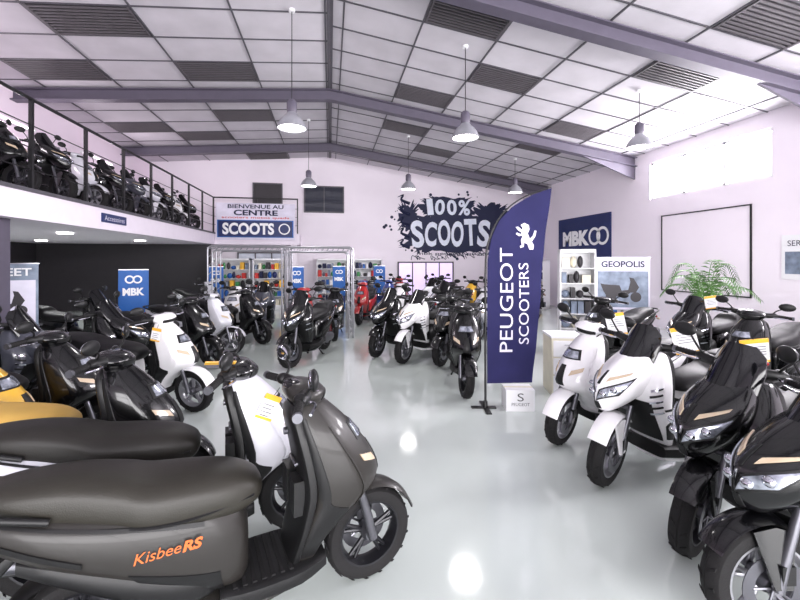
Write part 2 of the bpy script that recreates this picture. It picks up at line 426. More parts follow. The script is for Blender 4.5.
# ---------------------------------------------------------------- scooters
def wheel(b, cx, cz, R, w, side=1):
    c = (cx, 0, cz)
    b.lathe([(R*.68, -w*.40), (R*.80, -w*.5), (R*.91, -w*.47), (R*.965, -w*.34), (R*.99, -w*.12), (R, -.004), (R*.985, 0), (R, .004), (R*.99, w*.12), (R*.965, w*.34), (R*.91, w*.47), (R*.80, w*.5), (R*.68, w*.40)], c, 'y', 'tyre', 44, closed=True)
    for k in range(36):
        t = 2*pi*k/36; s_ = 1 if k % 2 else -1
        vs = []
        for (r, a) in [(R*.985, .12), (R*.962, .4)]:
            for dt in (-.03, .03):
                for e in (0, .0045):
                    tt = t+dt+(.1 if r < R*.975 else 0); vs.append((cx+(r+e)*math.cos(tt), s_*a*w, cz+(r+e)*math.sin(tt)))
        b.add(vs, [(0, 2, 6, 4), (1, 3, 7, 5), (0, 1, 5, 4), (2, 3, 7, 6), (0, 1, 3, 2), (4, 5, 7, 6)], 'tyre')
    b.lathe([(R*.70, -w*.42), (R*.70, w*.42), (R*.66, w*.41), (R*.60, 0), (R*.66, -w*.41)], c, 'y', 'rim', 40, closed=True)
    b.lathe([(0, -w*.48), (.03, -w*.48), (.042, -w*.3), (.042, w*.3), (.03, w*.48), (0, w*.48)], c, 'y', 'metal', 18)
    for k in range(5):
        for dt in (-.12, .12):
            t = 2*pi*k/5+.3
            b.tube([(cx+.03*math.cos(t), 0, cz+.03*math.sin(t)), (cx+R*.63*math.cos(t+dt), 0, cz+R*.63*math.sin(t+dt))], [.014, .010], 'rim', 8)
    for sd in (side,):
        b.lathe([(R*.34, 0), (R*.54, 0), (R*.54, .004), (R*.34, .004)], (cx, sd*(w*.5+.003), cz), 'y', 'metal', 30, closed=True)
        for k in range(5):
            t = 2*pi*k/5; b.tube([(cx, sd*(w*.5+.005), cz), (cx+R*.36*math.cos(t), sd*(w*.5+.005), cz+R*.36*math.sin(t))], .006, 'metal', 6)

def common_rear(b, RX, R, tail):
    b.loftx([(-.86, .27, .05, .04, 3), (-.95, .28, .085, .055, 3), (RX+.1, .27, .08, .055, 3), (RX-.05, .26, .075, .05, 2.5), (RX-.1, .26, .03, .03, 2)], 'metal', 16, 3, yo=.125)
    for q in range(5): b.box((-.98+.05*q, .178, .24), (-.965+.05*q, .186, .33), 'trim')
    b.loftx([(-.85, .3, .08, .08, 3), (-1.05, .32, .11, .09, 3), (-1.15, .34, .06, .06, 3)], 'metal', 14, 2)
    b.tube([(-.95, -.1, .25), (-1.05, -.14, .2), (RX+.1, -.15, .24), (RX-.05, -.16, .28)], [.018, .02, .045, .05], 'trim', 14, 3)
    b.tube([(RX+.12, -.165, .255), (RX-.2, -.17, .33), (RX-.24, -.17, .34)], [.055, .062, .045], 'trim', 16, 2)
    b.tube([(RX+.06, -.2, .28), (RX-.14, -.215, .325)], [.034, .04], 'metal', 12)
    b.tube([(RX-.02, .12, .3), (RX+.05, .12, .6)], .018, 'metal', 10)
    for k in range(8):
        u = k/7; b.lathe([(.02, -.006), (.034, 0), (.02, .006)], (RX-.015+.055*u, .12, .36+.2*u), 'z', 'red', 12)
    b.tube([(-.82, .08, .2), (-.95, .15, .015), (-1.0, .15, .01)], .012, 'trim', 8)
    b.tube([(-.82, -.08, .2), (-.95, -.15, .015), (-1.0, -.15, .01)], .012, 'trim', 8)
    b.loftx([(tail+.14, .62, .03, .07, 3), (tail+.06, .55, .05, .075, 3), (tail-.02, .46, .05, .08, 3), (tail-.07, .38, .04, .075, 3)], 'trim', 14, 3)
    b.box((tail-.085, -.1, .36), (tail-.078, .1, .5), 'lens')
    b.lathe([(R+.02, -.07), (R+.035, -.05), (R+.045, 0), (R+.035, .05), (R+.02, .07), (R+.03, 0)], (RX, 0, R), 'y', 'trim', 16, arc=(pi*.35, pi*.93), closed=True)

def bars(b, hx, hz, spread=.34, mz=.13):
    for s in (1, -1):
        b.tube([(hx, s*.06, hz), (hx-.04, s*.17, hz+.01), (hx-.07, s*.22, hz+.01)], [.035, .03, .022], 'trim', 12, 3)
        b.tube([(hx-.065, s*.20, hz+.01), (hx-.11, s*spread, hz)], .018, 'tyre', 12)
        for q in range(6):
            u = .25+.12*q; b.lathe([(.018, -.003), (.021, 0), (.018, .003)], (hx-.065-.045*u, s*(.20+(spread-.2)*u), hz+.01-.01*u), 'y', 'tyre', 12)
        b.tube([(hx-.11, s*spread, hz), (hx-.115, s*(spread+.02), hz)], .022, 'metal', 10)
        b.ell((hx-.06, s*.19, hz+.015), (.035, .035, .03), 'trim', 12, 6)
        b.tube([(hx-.02, s*.19, hz), (hx+.0, s*.22, hz-.005), (hx-.05, s*(spread-.02), hz-.01)], .007, 'chrome', 6, 3)
        b.tube([(hx-.05, s*.18, hz+.02), (hx-.02, s*.21, hz+.07), (hx-.03, s*.27, hz+mz-.02)], .007, 'trim', 6, 3)
        rot = Matrix.Rotation(s*.25, 3, 'Z')
        b.ell((hx-.03, s*.30, hz+mz), (.022, .075, .046), 'trim', 16, 8, rot)
        b.ell((hx-.043, s*.30-s*.003, hz+mz), (.013, .067, .039), 'chrome', 16, 8, rot)
    b.tube([(hx-.03, .15, hz), (hx+.08, .1, hz-.05), (hx+.03, .06, hz-.2)], .005, 'trim', 6, 4)

def fork(b, R, off=.075):
    for s in (1, -1):
        b.tube([(0, s*off, R), (-.03, s*off, R+.13), (-.1, s*off, R+.36)], [.024, .024, .018], 'metal', 12)
    b.tube([(-.10, -off, R+.34), (-.10, off, R+.34)], .02, 'metal', 10)
    b.box((-.06, .07, R+.04), (-.0, .1, R+.12), 'trim')

def city():
    b = MB(); fr = MB(); R = .24; RX = -1.24
    wheel(fr, 0, R, R, .105); wheel(b, RX, R, R, .115)
    fork(fr, R)
    fr.lathe([(R+.012, -.064), (R+.016, -.072), (R+.026, -.058), (R+.036, 0), (R+.026, .058), (R+.016, .072), (R+.012, .064), (R+.022, 0)], (0, 0, R), 'y', 'body', 22, arc=(.35, 2.6), closed=True)
    fr.lathe([(R+.012, -.05), (R+.018, 0), (R+.012, .05), (R+.008, 0)], (0, 0, R), 'y', 'trim', 10, arc=(2.6, 3.0), closed=True)
    A = [(.24, -.35, .07, .10), (.34, -.325, .075, .145), (.44, -.255, .115, .175), (.53, -.165, .17, .19), (.585, -.14, .19, .195), (.66, -.155, .185, .195), (.76, -.195, .165, .185), (.86, -.245, .135, .165), (.94, -.29, .105, .13), (1.0, -.325, .075, .09), (1.01, -.325, .05, .06)]
    b.loftz(A, 'body', 36, 4, ef=1.55, eb=6)
    S = zsurf(A, 1.55, 6)
    b.patch(S, [(-.75, .79), (.75, .79), (.6, .875), (-.6, .875)], .004, 'trim', 12)
    b.patch(S, [(-.62, .802), (.62, .802), (.5, .862), (-.5, .862)], .010, 'lens', 12)
    b.patch(S, [(.5, .655), (.98, .70), (1.0, .735), (.55, .70)], .008, 'amber', mir='z')
    b.patch(S, [(-.35, .56), (.35, .56), (.22, .74), (-.22, .74)], .005, 'trim', 8)
    b.patch(S, [(1.05, .30), (2.2, .30), (2.2, .60), (1.25, .48)], .004, 'trim', 8, 6, mir='z')
    b.patch(S, [(1.12, .50), (1.22, .52), (1.5, .90), (1.42, .90)], .007, 'body', 4, 10, mir='z')
    b.patch(S, [(1.85, .56), (2.4, .58), (2.4, .95), (1.95, .95)], .005, 'trim', 4, 8, mir='z')
    b.loftz([(.25, -.425, .03, .12), (.36, -.40, .025, .15), (.46, -.37, .03, .165), (.6, -.345, .035, .175), (.74, -.362, .035, .168), (.86, -.388, .035, .15), (.95, -.405, .035, .12), (1.0, -.4, .02, .07)], 'trim', 24, 4, ef=4, eb=3)
    b.tube([(-.372, -.06, .72), (-.40, -.06, .71), (-.40, .06, .71), (-.372, .06, .72)], .008, 'metal', 8)
    b.box((-.425, -.13, .5), (-.36, -.02, .66), 'trim'); b.box((-.425, .02, .5), (-.36, .13, .66), 'trim')
    b.lathe([(0, -.02), (.018, -.02), (.018, 0)], (-.415, .05, .84), 'x', 'metal', 12)
    H = [(.985, -.32, .06, .07), (1.02, -.335, .09, .12), (1.05, -.345, .1, .145), (1.085, -.36, .08, .12), (1.1, -.37, .05, .07)]
    fr.loftz(H, 'body', 28, 3, ef=1.7, eb=3)
    fr.patch(zsurf(H, 1.7, 3), [(-.9, 1.01), (.9, 1.01), (.7, 1.045), (-.7, 1.045)], .004, 'trim', 10)
    fr.ell((-.40, 0, 1.085), (.05, .085, .02), 'glassd', 16, 6)
    bars(fr, -.35, 1.05)
    b.loftx([(-.27, .25, .035, .13, 4), (-.4, .245, .04, .18, 5), (-.6, .245, .04, .185, 5), (-.74, .25, .045, .17, 4)], 'trim', 20, 3)
    for k in range(7):
        x = -.44-.04*k; b.box((x-.009, -.15, .282), (x+.009, .15, .289), 'tyre')
    b.loftx([(-.36, .2, .03, .1, 3), (-.55, .19, .035, .15, 3), (-.8, .22, .05, .14, 3), (-.9, .25, .04, .11, 3)], 'body', 16, 3)
    B_ = [(-.62, .42, .14, .09, 2.6), (-.66, .44, .19, .14, 2.9), (-.76, .475, .2, .17, 3.2), (-.92, .53, .17, .19, 3.2), (-1.12, .60, .135, .192, 3), (-1.32, .67, .105, .168, 2.8), (-1.48, .73, .075, .12, 2.5), (-1.58, .77, .05, .075, 2.2), (-1.62, .785, .02, .03, 2)]
    b.loftx(B_, 'body', 32, 4)
    X = xsurf(B_)
    b.patch(X, [(-.95, -.72), (-.9, -1.0), (-.35, -1.06), (-.2, -.74)], .004, 'trim', 8, 5, mir='x')
    b.patch(X, [(.42, -.8), (.5, -1.45), (.62, -1.45), (.54, -.8)], .005, 'trim', 16, 2, mir='x')
    b.patch(X, [(-.25, -1.2), (-.15, -1.5), (.02, -1.5), (-.12, -1.2)], .006, 'trim', 8, 3, mir='x')
    b.loftx([(-.7, .33, .05, .1, 3), (-.82, .35, .09, .165, 3), (-1.0, .41, .09, .175, 3), (-1.2, .51, .07, .165, 3), (-1.4, .6, .04, .12, 3)], 'trim', 20, 3)
    b.loftx([(-.555, .655, .02, .06, 2.2), (-.585, .655, .06, .11, 2.5), (-.68, .665, .095, .15, 2.8), (-.84, .68, .105, .175, 3), (-1.0, .70, .105, .18, 3), (-1.1, .735, .105, .165, 3), (-1.25, .78, .095, .145, 3), (-1.42, .81, .075, .12, 2.8), (-1.52, .83, .045, .08, 2.3), (-1.55, .84, .01, .04, 2)], 'seat', 30, 4)
    b.loftx([(-.60, .655, .012, .13, 2.5), (-.84, .648, .012, .182, 3), (-1.02, .665, .012, .186, 3), (-1.25, .72, .012, .155, 3), (-1.45, .77, .012, .118, 3)], 'trim', 24, 3)
    for s in (1, -1):
        b.tube([(-1.3, s*.15, .76), (-1.48, s*.145, .82), (-1.60, s*.1, .85), (-1.645, 0, .855)], .013, 'trim', 10, 4)
    b.ell((-1.605, 0, .725), (.03, .085, .035), 'red', 16, 6)
    for s in (1, -1): b.ell((-1.58, s*.11, .70), (.03, .03, .02), 'amber', 10, 6)
    common_rear(b, RX, R, -1.56)
    return b, fr

def maxi():
    b = MB(); fr = MB(); R = .265; RX = -1.36
    wheel(fr, 0, R, R, .11); wheel(b, RX, R, R, .125)
    fork(fr, R, .078)
    fr.lathe([(R+.012, -.06), (R+.018, -.068), (R+.028, -.05), (R+.036, 0), (R+.028, .05), (R+.018, .068), (R+.012, .06), (R+.020, 0)], (0, 0, R), 'y', 'body', 22, arc=(.55, 2.4), closed=True)
    for s in (1, -1):
        fr.add([(-.0, s*.07, R+.27), (.10, s*.07, R+.25), (.03, s*.1, R+.02), (-.05, s*.1, R+.02), (-.08, s*.075, R+.25),
                (-.0, s*.055, R+.27), (.10, s*.055, R+.25), (.03, s*.085, R+.02), (-.05, s*.085, R+.02), (-.08, s*.06, R+.25)],
               [(0, 1, 2, 3, 4), (9, 8, 7, 6, 5), (0, 5, 6, 1), (1, 6, 7, 2), (2, 7, 8, 3), (3, 8, 9, 4), (4, 9, 5, 0)], 'body')
    K = [(.575, .03, .03, .03), (.60, .02, .085, .06), (.65, -.01, .135, .105), (.71, -.05, .175, .145), (.78, -.085, .185, .17), (.85, -.14, .165, .172), (.92, -.205, .13, .155), (.985, -.275, .09, .12), (1.0, -.29, .06, .09)]
    b.loftz(K, 'body', 40, 4, ef=1.45, eb=4)
    S = zsurf(K, 1.45, 4)
    b.patch(S, [(.10, .655), (.98, .715), (1.22, .845), (.22, .745)], .004, 'trim', 12, 5, mir='z')
    b.patch(S, [(.20, .674), (.92, .728), (1.12, .825), (.30, .740)], .010, 'lens', 12, 5, mir='z')
    for (t, z) in ((.42, .716), (.72, .752)):
        for sg in (1, -1):
            p = S(z, sg*t, .008); b.ell(p, (.022, .028, .024), 'chrome', 14, 8)
    b.patch(S, [(.35, .80), (.95, .86), (.98, .875), (.38, .83)], .008, 'amber', 8, 3, mir='z')
    b.patch(S, [(-.5, .60), (.5, .60), (.28, .655), (-.28, .655)], .005, 'trim', 10, 4)
    b.patch(S, [(-.14, .78), (.14, .78), (.1, .87), (-.1, .87)], .006, 'trim', 6, 5)
    b.patch(S, [(-.07, .72), (.07, .72), (.07, .76), (-.07, .76)], .009, 'chrome', 6, 3)
    L = [(.26, -.45, .045, .14), (.36, -.40, .055, .185), (.48, -.34, .075, .215), (.6, -.29, .10, .238), (.70, -.27, .115, .248), (.80, -.285, .11, .24), (.90, -.33, .085, .205), (.98, -.36, .065, .16), (1.0, -.365, .05, .12)]
    b.loftz(L, 'body', 36, 4, ef=2.2, eb=5)
    W = zsurf(L, 2.2, 5)
    b.patch(W, [(-.95, .34), (.95, .34), (.85, .66), (-.85, .66)], .006, 'trim', 12, 8)
    for k in range(5):
        z = .56+.045*k; b.patch(W, [(.72+.03*k, z), (1.35, z+.03), (1.35, z+.04), (.72+.03*k, z+.016)], .010, 'chrome' if k % 2 == 0 else 'trim', 8, 2, mir='z')
    b.patch(W, [(1.2, .36), (2.2, .36), (2.2, .56), (1.35, .48)], .005, 'trim', 8, 5, mir='z')
    b.patch(W, [(1.5, .60), (2.3, .60), (2.3, .62), (1.45, .615)], .006, 'trim', 8, 2, mir='z')
    b.loftz([(.28, -.5, .03, .13), (.45, -.44, .03, .18), (.62, -.40, .03, .21), (.78, -.41, .035, .21), (.92, -.435, .035, .18), (1.0, -.43, .03, .12)], 'trim', 24, 4, ef=4, eb=3)
    b.loftz([(.94, -.3, .10, .13), (1.0, -.33, .10, .12), (1.04, -.36, .08, .1), (1.06, -.37, .05, .06)], 'trim', 22, 3, ef=2, eb=3)
    R_ = []
    for (x, z, hw, bow) in ((-.085, .875, .135, .07), (-.15, .96, .15, .075), (-.225, 1.06, .15, .07), (-.29, 1.15, .13, .055), (-.325, 1.205, .085, .035)):
        row = []
        for k in range(11):
            u = -1+.2*k; row.append((x-bow*u*u*1.6, u*hw, z-.02*u*u))
        for k in range(10, -1, -1):
            u = -1+.2*k; row.append((x-.010-bow*u*u*1.6, u*hw, z-.004-.02*u*u))
        R_.append(row)
    b.rings(R_, 'glassd')
    b.ell((-.43, 0, 1.035), (.05, .1, .025), 'glassd', 14, 6)
    bars(fr, -.4, 1.03, .355, .17)
    b.loftx([(-.36, .26, .05, .18, 4), (-.55, .25, .05, .22, 5), (-.75, .25, .05, .22, 5), (-.9, .28, .06, .19, 4)], 'trim', 20, 3)
    b.loftx([(-.4, .4, .13, .07, 3), (-.5, .38, .12, .08, 3), (-.65, .40, .12, .09, 3), (-.82, .46, .16, .11, 3)], 'trim', 18, 3)
    b.loftx([(-.42, .2, .04, .14, 3), (-.6, .19, .045, .19, 3), (-.85, .22, .05, .18, 3), (-.95, .25, .04, .12, 3)], 'body', 16, 3)
    B_ = [(-.74, .44, .15, .1, 2.8), (-.78, .47, .19, .15, 2.8), (-.88, .50, .19, .185, 3.2), (-1.05, .55, .165, .205, 3.2), (-1.25, .62, .135, .2, 3), (-1.45, .70, .10, .17, 2.6), (-1.62, .77, .065, .12, 2.2), (-1.74, .82, .035, .06, 2), (-1.77, .83, .01, .03, 2)]
    b.loftx(B_, 'body', 32, 4)
    X = xsurf(B_)
    b.patch(X, [(-.9, -.86), (-.8, -1.15), (-.3, -1.25), (-.1, -.88)], .005, 'trim', 8, 5, mir='x')
    b.patch(X, [(.1, -1.1), (.3, -1.6), (.42, -1.6), (.28, -1.1)], .007, 'chrome', 12, 2, mir='x')
    b.loftx([(-.82, .34, .05, .12, 3), (-.93, .37, .1, .185, 3), (-1.1, .44, .1, .19, 3), (-1.3, .53, .07, .17, 3), (-1.5, .63, .04, .12, 3)], 'trim', 20, 3)
    b.loftx([(-.68, .67, .02, .06, 2.2), (-.72, .69, .05, .11, 2.4), (-.85, .71, .07, .155, 2.6), (-1.02, .725, .075, .18, 2.8), (-1.14, .745, .085, .175, 2.8), (-1.2, .79, .105, .155, 2.8), (-1.35, .82, .10, .15, 2.8), (-1.52, .85, .075, .12, 2.6), (-1.62, .865, .045, .08, 2.2), (-1.65, .87, .01, .04, 2)], 'seat', 26, 4)
    for s in (1, -1):
        b.tube([(-1.4, s*.165, .79), (-1.58, s*.16, .86), (-1.74, s*.09, .89), (-1.77, 0, .895)], .014, 'trim', 10, 4)
    b.ell((-1.75, 0, .78), (.03, .1, .035), 'red', 16, 6)
    common_rear(b, RX, R, -1.68)
    return b, fr

tyre = mat('tyre_rubber', srgb(24, 23, 24), .75, bump=.2, bscale=120, spec=.3)
trim = mat('black_plastic', srgb(18, 18, 19), .45, spec=.35)
metal = mat('cast_metal', srgb(104, 104, 110), .35, metal=.8)
rimb = mat('rim_black', srgb(32, 32, 36), .3, metal=.4)
rims = mat('rim_silver', srgb(165, 165, 170), .3, metal=.7)
lens = mat('headlamp_lens', srgb(165, 170, 182), .1, metal=.6, coat=1, var=.5, scale=28)
amber = mat('amber_lens', srgb(196, 176, 150), .15, coat=.8)
redl = mat('red_lens', srgb(150, 16, 18), .15, coat=.8)
chrome = mat('mirror_glass', srgb(205, 206, 214), .08, metal=1)
glassd = mat('smoked_screen', srgb(10, 10, 13), .1, coat=.4, spec=.3)
def paint(name, col, rough=.3, coat=.7, spec=.5): return mat(name, col, rough, coat=coat, var=.03, spec=spec)
P = dict(bronze=paint('paint_bronze', srgb(38, 36, 34), .42, .15, .35), silver=paint('paint_silver', srgb(205, 205, 212)), black=paint('paint_black', srgb(8, 8, 10), .25, .6, .25),
         white=paint('paint_white', srgb(234, 233, 235)), grey=paint('paint_grey', srgb(60, 62, 72)), blue=paint('paint_blue', srgb(36, 54, 120)), redp=paint('paint_red', srgb(160, 26, 30)), gold=paint('paint_gold', srgb(206, 160, 48)))
seatb = mat('seat_vinyl_black', srgb(20, 19, 21), .5, bump=.1, bscale=200, spec=.35)
seatg = mat('seat_vinyl_olive', srgb(40, 38, 33), .45, bump=.12, bscale=200, spec=.35)
seaty = mat('seat_vinyl_tan', srgb(206, 166, 84), .55, bump=.12, bscale=200)
seatd = mat('seat_vinyl_brown', srgb(34, 32, 29), .45, bump=.1, bscale=200, spec=.35)

def table(body, seat, rim=rimb, tr=trim):
    return dict(body=body, seat=seat, rim=rim, trim=tr, tyre=tyre, metal=metal, lens=lens, amber=amber, red=redl, chrome=chrome, glassd=glassd)
CB = city(); XB = maxi()
def mk(src, nm, tb, tf=None): return (src[0].mesh(nm, tb), src[1].mesh(nm+'_front', tf or tb))
V = {
 'c_bronze': mk(CB, 'city_bronze', table(P['bronze'], seatg)),
 'c_silver': mk(CB, 'city_silver', table(P['silver'], seatd), table(P['black'], seatd)),
 'c_silver2': mk(CB, 'city_silver_full', table(P['silver'], seatb, rims)),
 'c_tan': mk(CB, 'city_tan', table(P['black'], seaty)),
 'c_gold': mk(CB, 'city_gold', table(P['gold'], seatb), table(P['black'], seatb)),
 'c_white': mk(CB, 'city_white', table(P['white'], seatb, rims)),
 'c_black': mk(CB, 'city_black', table(P['black'], seatb)),
 'c_blue': mk(CB, 'city_blue', table(P['blue'], seatb)),
 'c_red': mk(CB, 'city_red', table(P['redp'], seatb)),
 'm_white': mk(XB, 'touring_white', table(P['white'], seatb, rims)),
 'm_silver': mk(XB, 'touring_silver', table(P['silver'], seatb, rims)),
 'm_black': mk(XB, 'touring_black', table(P['black'], seatb)),
 'm_blacks': mk(XB, 'touring_black_silver_rim', table(P['black'], seatb, rims)),
 'm_grey': mk(XB, 'touring_grey', table(P['grey'], seatb)),
}
def scoot(kind, x, y, deg, z=0.0, steer=0):
    e = bpy.data.objects.new('motor_scooter', None); scene.collection.objects.link(e)
    e.location = (x, y, z); e.rotation_euler = (0, 0, math.radians(deg)); e.empty_display_size = .1
    for nm, me in zip(('bodywork', 'front_assembly'), V[kind]):
        o = bpy.data.objects.new(nm, me); scene.collection.objects.link(o); o.parent = e
        if nm == 'front_assembly' and steer:
            p = Vector((-.10, 0, .55)); ax = Vector((-.38, 0, 1)).normalized()
            o.matrix_local = Matrix.Translation(p) @ Matrix.Rotation(math.radians(steer), 4, ax) @ Matrix.Translation(-p)
    return e

def card(parent, loc, rot, w=.1, h=.14, col='white'):
    b = MB(); b.box((-w/2, -.002, -h/2), (w/2, .002, h/2), col); b.box((-w/2, -.0035, h/2-.03), (w/2, .0035, h/2), 'orange'); b.box((-w/2, -.0035, -h/2), (w/2, .0035, -h/2+.015), 'orange')
    for k in range(4): b.box((-w/2+.015, -.004, h/2-.06-.02*k), (w/2-.02-.01*(k % 2), .004, h/2-.056-.02*k), 'grid')
    b.tube([(0, 0, h/2), (.01, 0, h/2+.05)], .002, 'black', 5)
    o = b.obj('price_card', loc, 0, parent); o.rotation_euler = rot; return o

s1 = scoot('c_bronze', .20, 2.17, 18)
SH = Matrix(((1, .25, 0, 0), (0, 1, 0, 0), (0, 0, 1, 0), (0, 0, 0, 1)))
b = MB()
b.text('Kisbee', 'copper', .155, .042, T_front(-.96, -.1985, .565) @ SH, off=.0)
b.text('RS', 'copper', .065, .044, T_front(-.842, -.1955, .56) @ SH, off=.04)
b.obj('logo', parent=s1)
s2 = scoot('c_silver', -.2, 2.62, 14, steer=-8)
card(s2, (-.20, -.2, .86), (0, .5, .2)); card(s2, (-.45, -.12, 1.12), (1.1, .1, .1), w=.16, h=.05)
s3 = scoot('c_tan', -1.05, 2.98, 8)
b = MB(); b.text('Kisbee', 'ink', .16, .045, T_front(-.95, -.184, .70), off=.02); b.obj('logo', parent=s3)
s4 = scoot('c_white', -1.5, 4.8, -12, steer=-15); card(s4, (-.3, -.2, .9), (0, .2, 0))
scoot('c_black', -1.95, 3.85, 4); scoot('c_gold', -2.15, 3.3, 6)
scoot('m_grey', -2.8, 4.75, 5, steer=15); scoot('m_black', -2.45, 5.7, 8, steer=-20)
scoot('c_black', -1.85, 6.75, -12, steer=-20); scoot('c_silver2', -1.75, 7.6, -15, steer=15); scoot('c_black', -1.35, 8.4, -20, steer=-20)
scoot('m_black', -3.6, 7.6, -10)
scoot('c_white', -2.15, 9.3, -93); scoot('m_grey', -1.5, 9.3, -87, steer=12); scoot('c_silver2', -3.0, 11.6, -30)
scoot('m_black', -.62, 6.5, -112, steer=-12); scoot('c_black', .1, 8.5, -92, steer=10); scoot('c_red', -.55, 8.6, -88); scoot('c_blue', .9, 11.5, -100)
scoot('m_black', .82, 6.95, 222, steer=15); scoot('m_white', 1.2, 6.45, 218, steer=15); scoot('c_black', 1.66, 4.72, 255, steer=10)
scoot('c_black', 1.75, 6.2, 228); scoot('c_white', 1.5, 9.9, 215); scoot('m_silver', 2.5, 10.6, 215); scoot('m_black', 2.45, 9.0, 225); scoot('c_blue', 3.0, 12.2, 220)
scoot('c_silver2', 3.0, 7.9, 215); scoot('m_black', 3.6, 8.9, 215); scoot('c_black', 4.6, 9.8, 210); scoot('m_silver', 5.0, 11.0, 205)
scoot('c_red', .75, 10.5, 250); scoot('c_blue', 1.6, 11.7, 240); scoot('c_red', 2.2, 13.0, 250, steer=10); scoot('c_gold', 3.9, 11.2, 215); scoot('c_black', 3.6, 13.4, 230)
r1 = scoot('c_white', 2.11, 3.37, 190, steer=22); r2 = scoot('m_white', 2.07, 2.70, 190, steer=22); r3 = scoot('m_black', 2.08, 1.98, 188, steer=20); r4 = scoot('m_blacks', 1.92, 1.5, 172, steer=0)
card(r1, (-.36, .26, 1.13), (-.15, .2, -.8), w=.15, h=.2); card(r2, (-.42, .28, 1.12), (-.15, .25, -.8), w=.15, h=.2); card(r3, (-.5, .0, 1.14), (-.5, .2, -.8), w=.14, h=.18)
for k, (kd, x, y) in enumerate([('m_black', 4.7, 4.75), ('c_black', 4.65, 3.9), ('m_grey', 4.75, 3.0), ('m_black', 4.7, 2.1), ('c_black', 4.0, 5.7)]):
    e = scoot(kd, x, y, 195, steer=15)
    if k == 0: card(e, (-.4, .2, 1.12), (-.2, .2, -.8), w=.14, h=.18)
kinds = ['m_black', 'm_silver', 'c_black', 'm_black', 'c_silver2', 'm_black', 'm_grey', 'm_silver', 'm_black', 'c_white', 'm_black']
for k in range(11): scoot(kinds[k], -4.45, 4.9+.92*k, -12+3*(k % 3), S1, steer=-10+10*(k % 3))

# ---------------------------------------------------------------- feather flag
b = MB()
Lc = [(.28, .02), (1.2, .02), (1.7, .025), (1.95, .07), (2.15, .16), (2.32, .32), (2.44, .52), (2.53, .765)]
Rc = [(.28, .55), (1.0, .61), (1.7, .67), (2.1, .72), (2.53, .772)]
def ip(c, z):
    for (a, x), (d, y) in zip(c, c[1:]):
        if z <= d: return x+(y-x)*(z-a)/(d-a)
    return c[-1][1]
def wv(x, z): return .022*math.sin(3.2*z+2*x)*min(1, x*3)+.03*x+.008*math.sin(11*z+6*x)*min(1, x*2)
nz, nx = 60, 14
for off in (0, .004):
    vs = []; fs = []
    for i in range(nz+1):
        z = .28+2.25*i/nz; l, r = ip(Lc, z), ip(Rc, z)
        for j in range(nx+1):
            x = l+(r-l)*j/nx; vs.append((x, wv(x, z)+off, z))
    for i in range(nz):
        for j in range(nx):
            a = i*(nx+1)+j; fs.append((a, a+1, a+nx+2, a+nx+1))
    b.add(vs, fs, 'navy')
wf = lambda p: Vector((p.x, wv(p.x, p.z)-.008, p.z))
b.text('PEUGEOT', 'lilac', 1.2, .15, T_up(.24, 0, 1.24), off=.0, warp=wf)
b.text('SCOOTERS', 'lilac', .93, .115, T_up(.44, 0, 1.2), off=.0, warp=wf)
lion = [(0, 0), (.06, .0), (.09, .1), (.14, .13), (.15, .05), (.2, .03), (.21, .07), (.18, .08), (.19, .18), (.16, .26), (.22, .25), (.27, .29), (.25, .32), (.2, .29), (.17, .31), (.23, .36), (.27, .42), (.23, .43), (.17, .37), (.16, .41), (.19, .46), (.13, .5), (.06, .46), (.05, .38), (.08, .3), (.05, .2), (-.0, .26), (-.03, .36), (-.06, .35), (-.04, .25), (.02, .15), (-.01, .08)]
lion = [(.36+.75*(.26-x), 1.82+.62*z) for x, z in lion][::-1]
b.add([(x, wv(x, z)-.009, z) for x, z in lion], [tuple(range(len(lion)))], 'lilac')
pole = [(0, 0, .03), (0, 0, .9), (.005, 0, 1.7), (.05, .0, 1.95), (.145, 0, 2.16), (.305, .01, 2.335), (.51, .02, 2.455), (.765, .02, 2.54)]
b.tube(pole, [.014, .012, .009, .006], 'black', 10, 3)
b.box((-.16, -.03, .0), (.12, .03, .014), 'black'); b.box((-.03, -.2, .0), (.03, .2, .013), 'black'); b.lathe([(0, .014), (.03, .014), (.024, .08), (0, .08)], (0, 0, 0), 'z', 'black', 16)
b.obj('feather_flag', (1.76, 4.36, 0), math.radians(-9.9))
b = MB(); b.box((-.16, -.12, .0), (.16, .12, .24), 'white'); b.box((-.161, -.02, .238), (.161, .02, .242), 'cream'); b.text('PEUGEOT', 'grid', .2, .035, T_front(0, -.1215, .08)); b.text('S', 'grid', .07, .09, T_front(0, -.1215, .16))
b.obj('cardboard_box', (2.13, 4.30, 0), math.radians(-12))

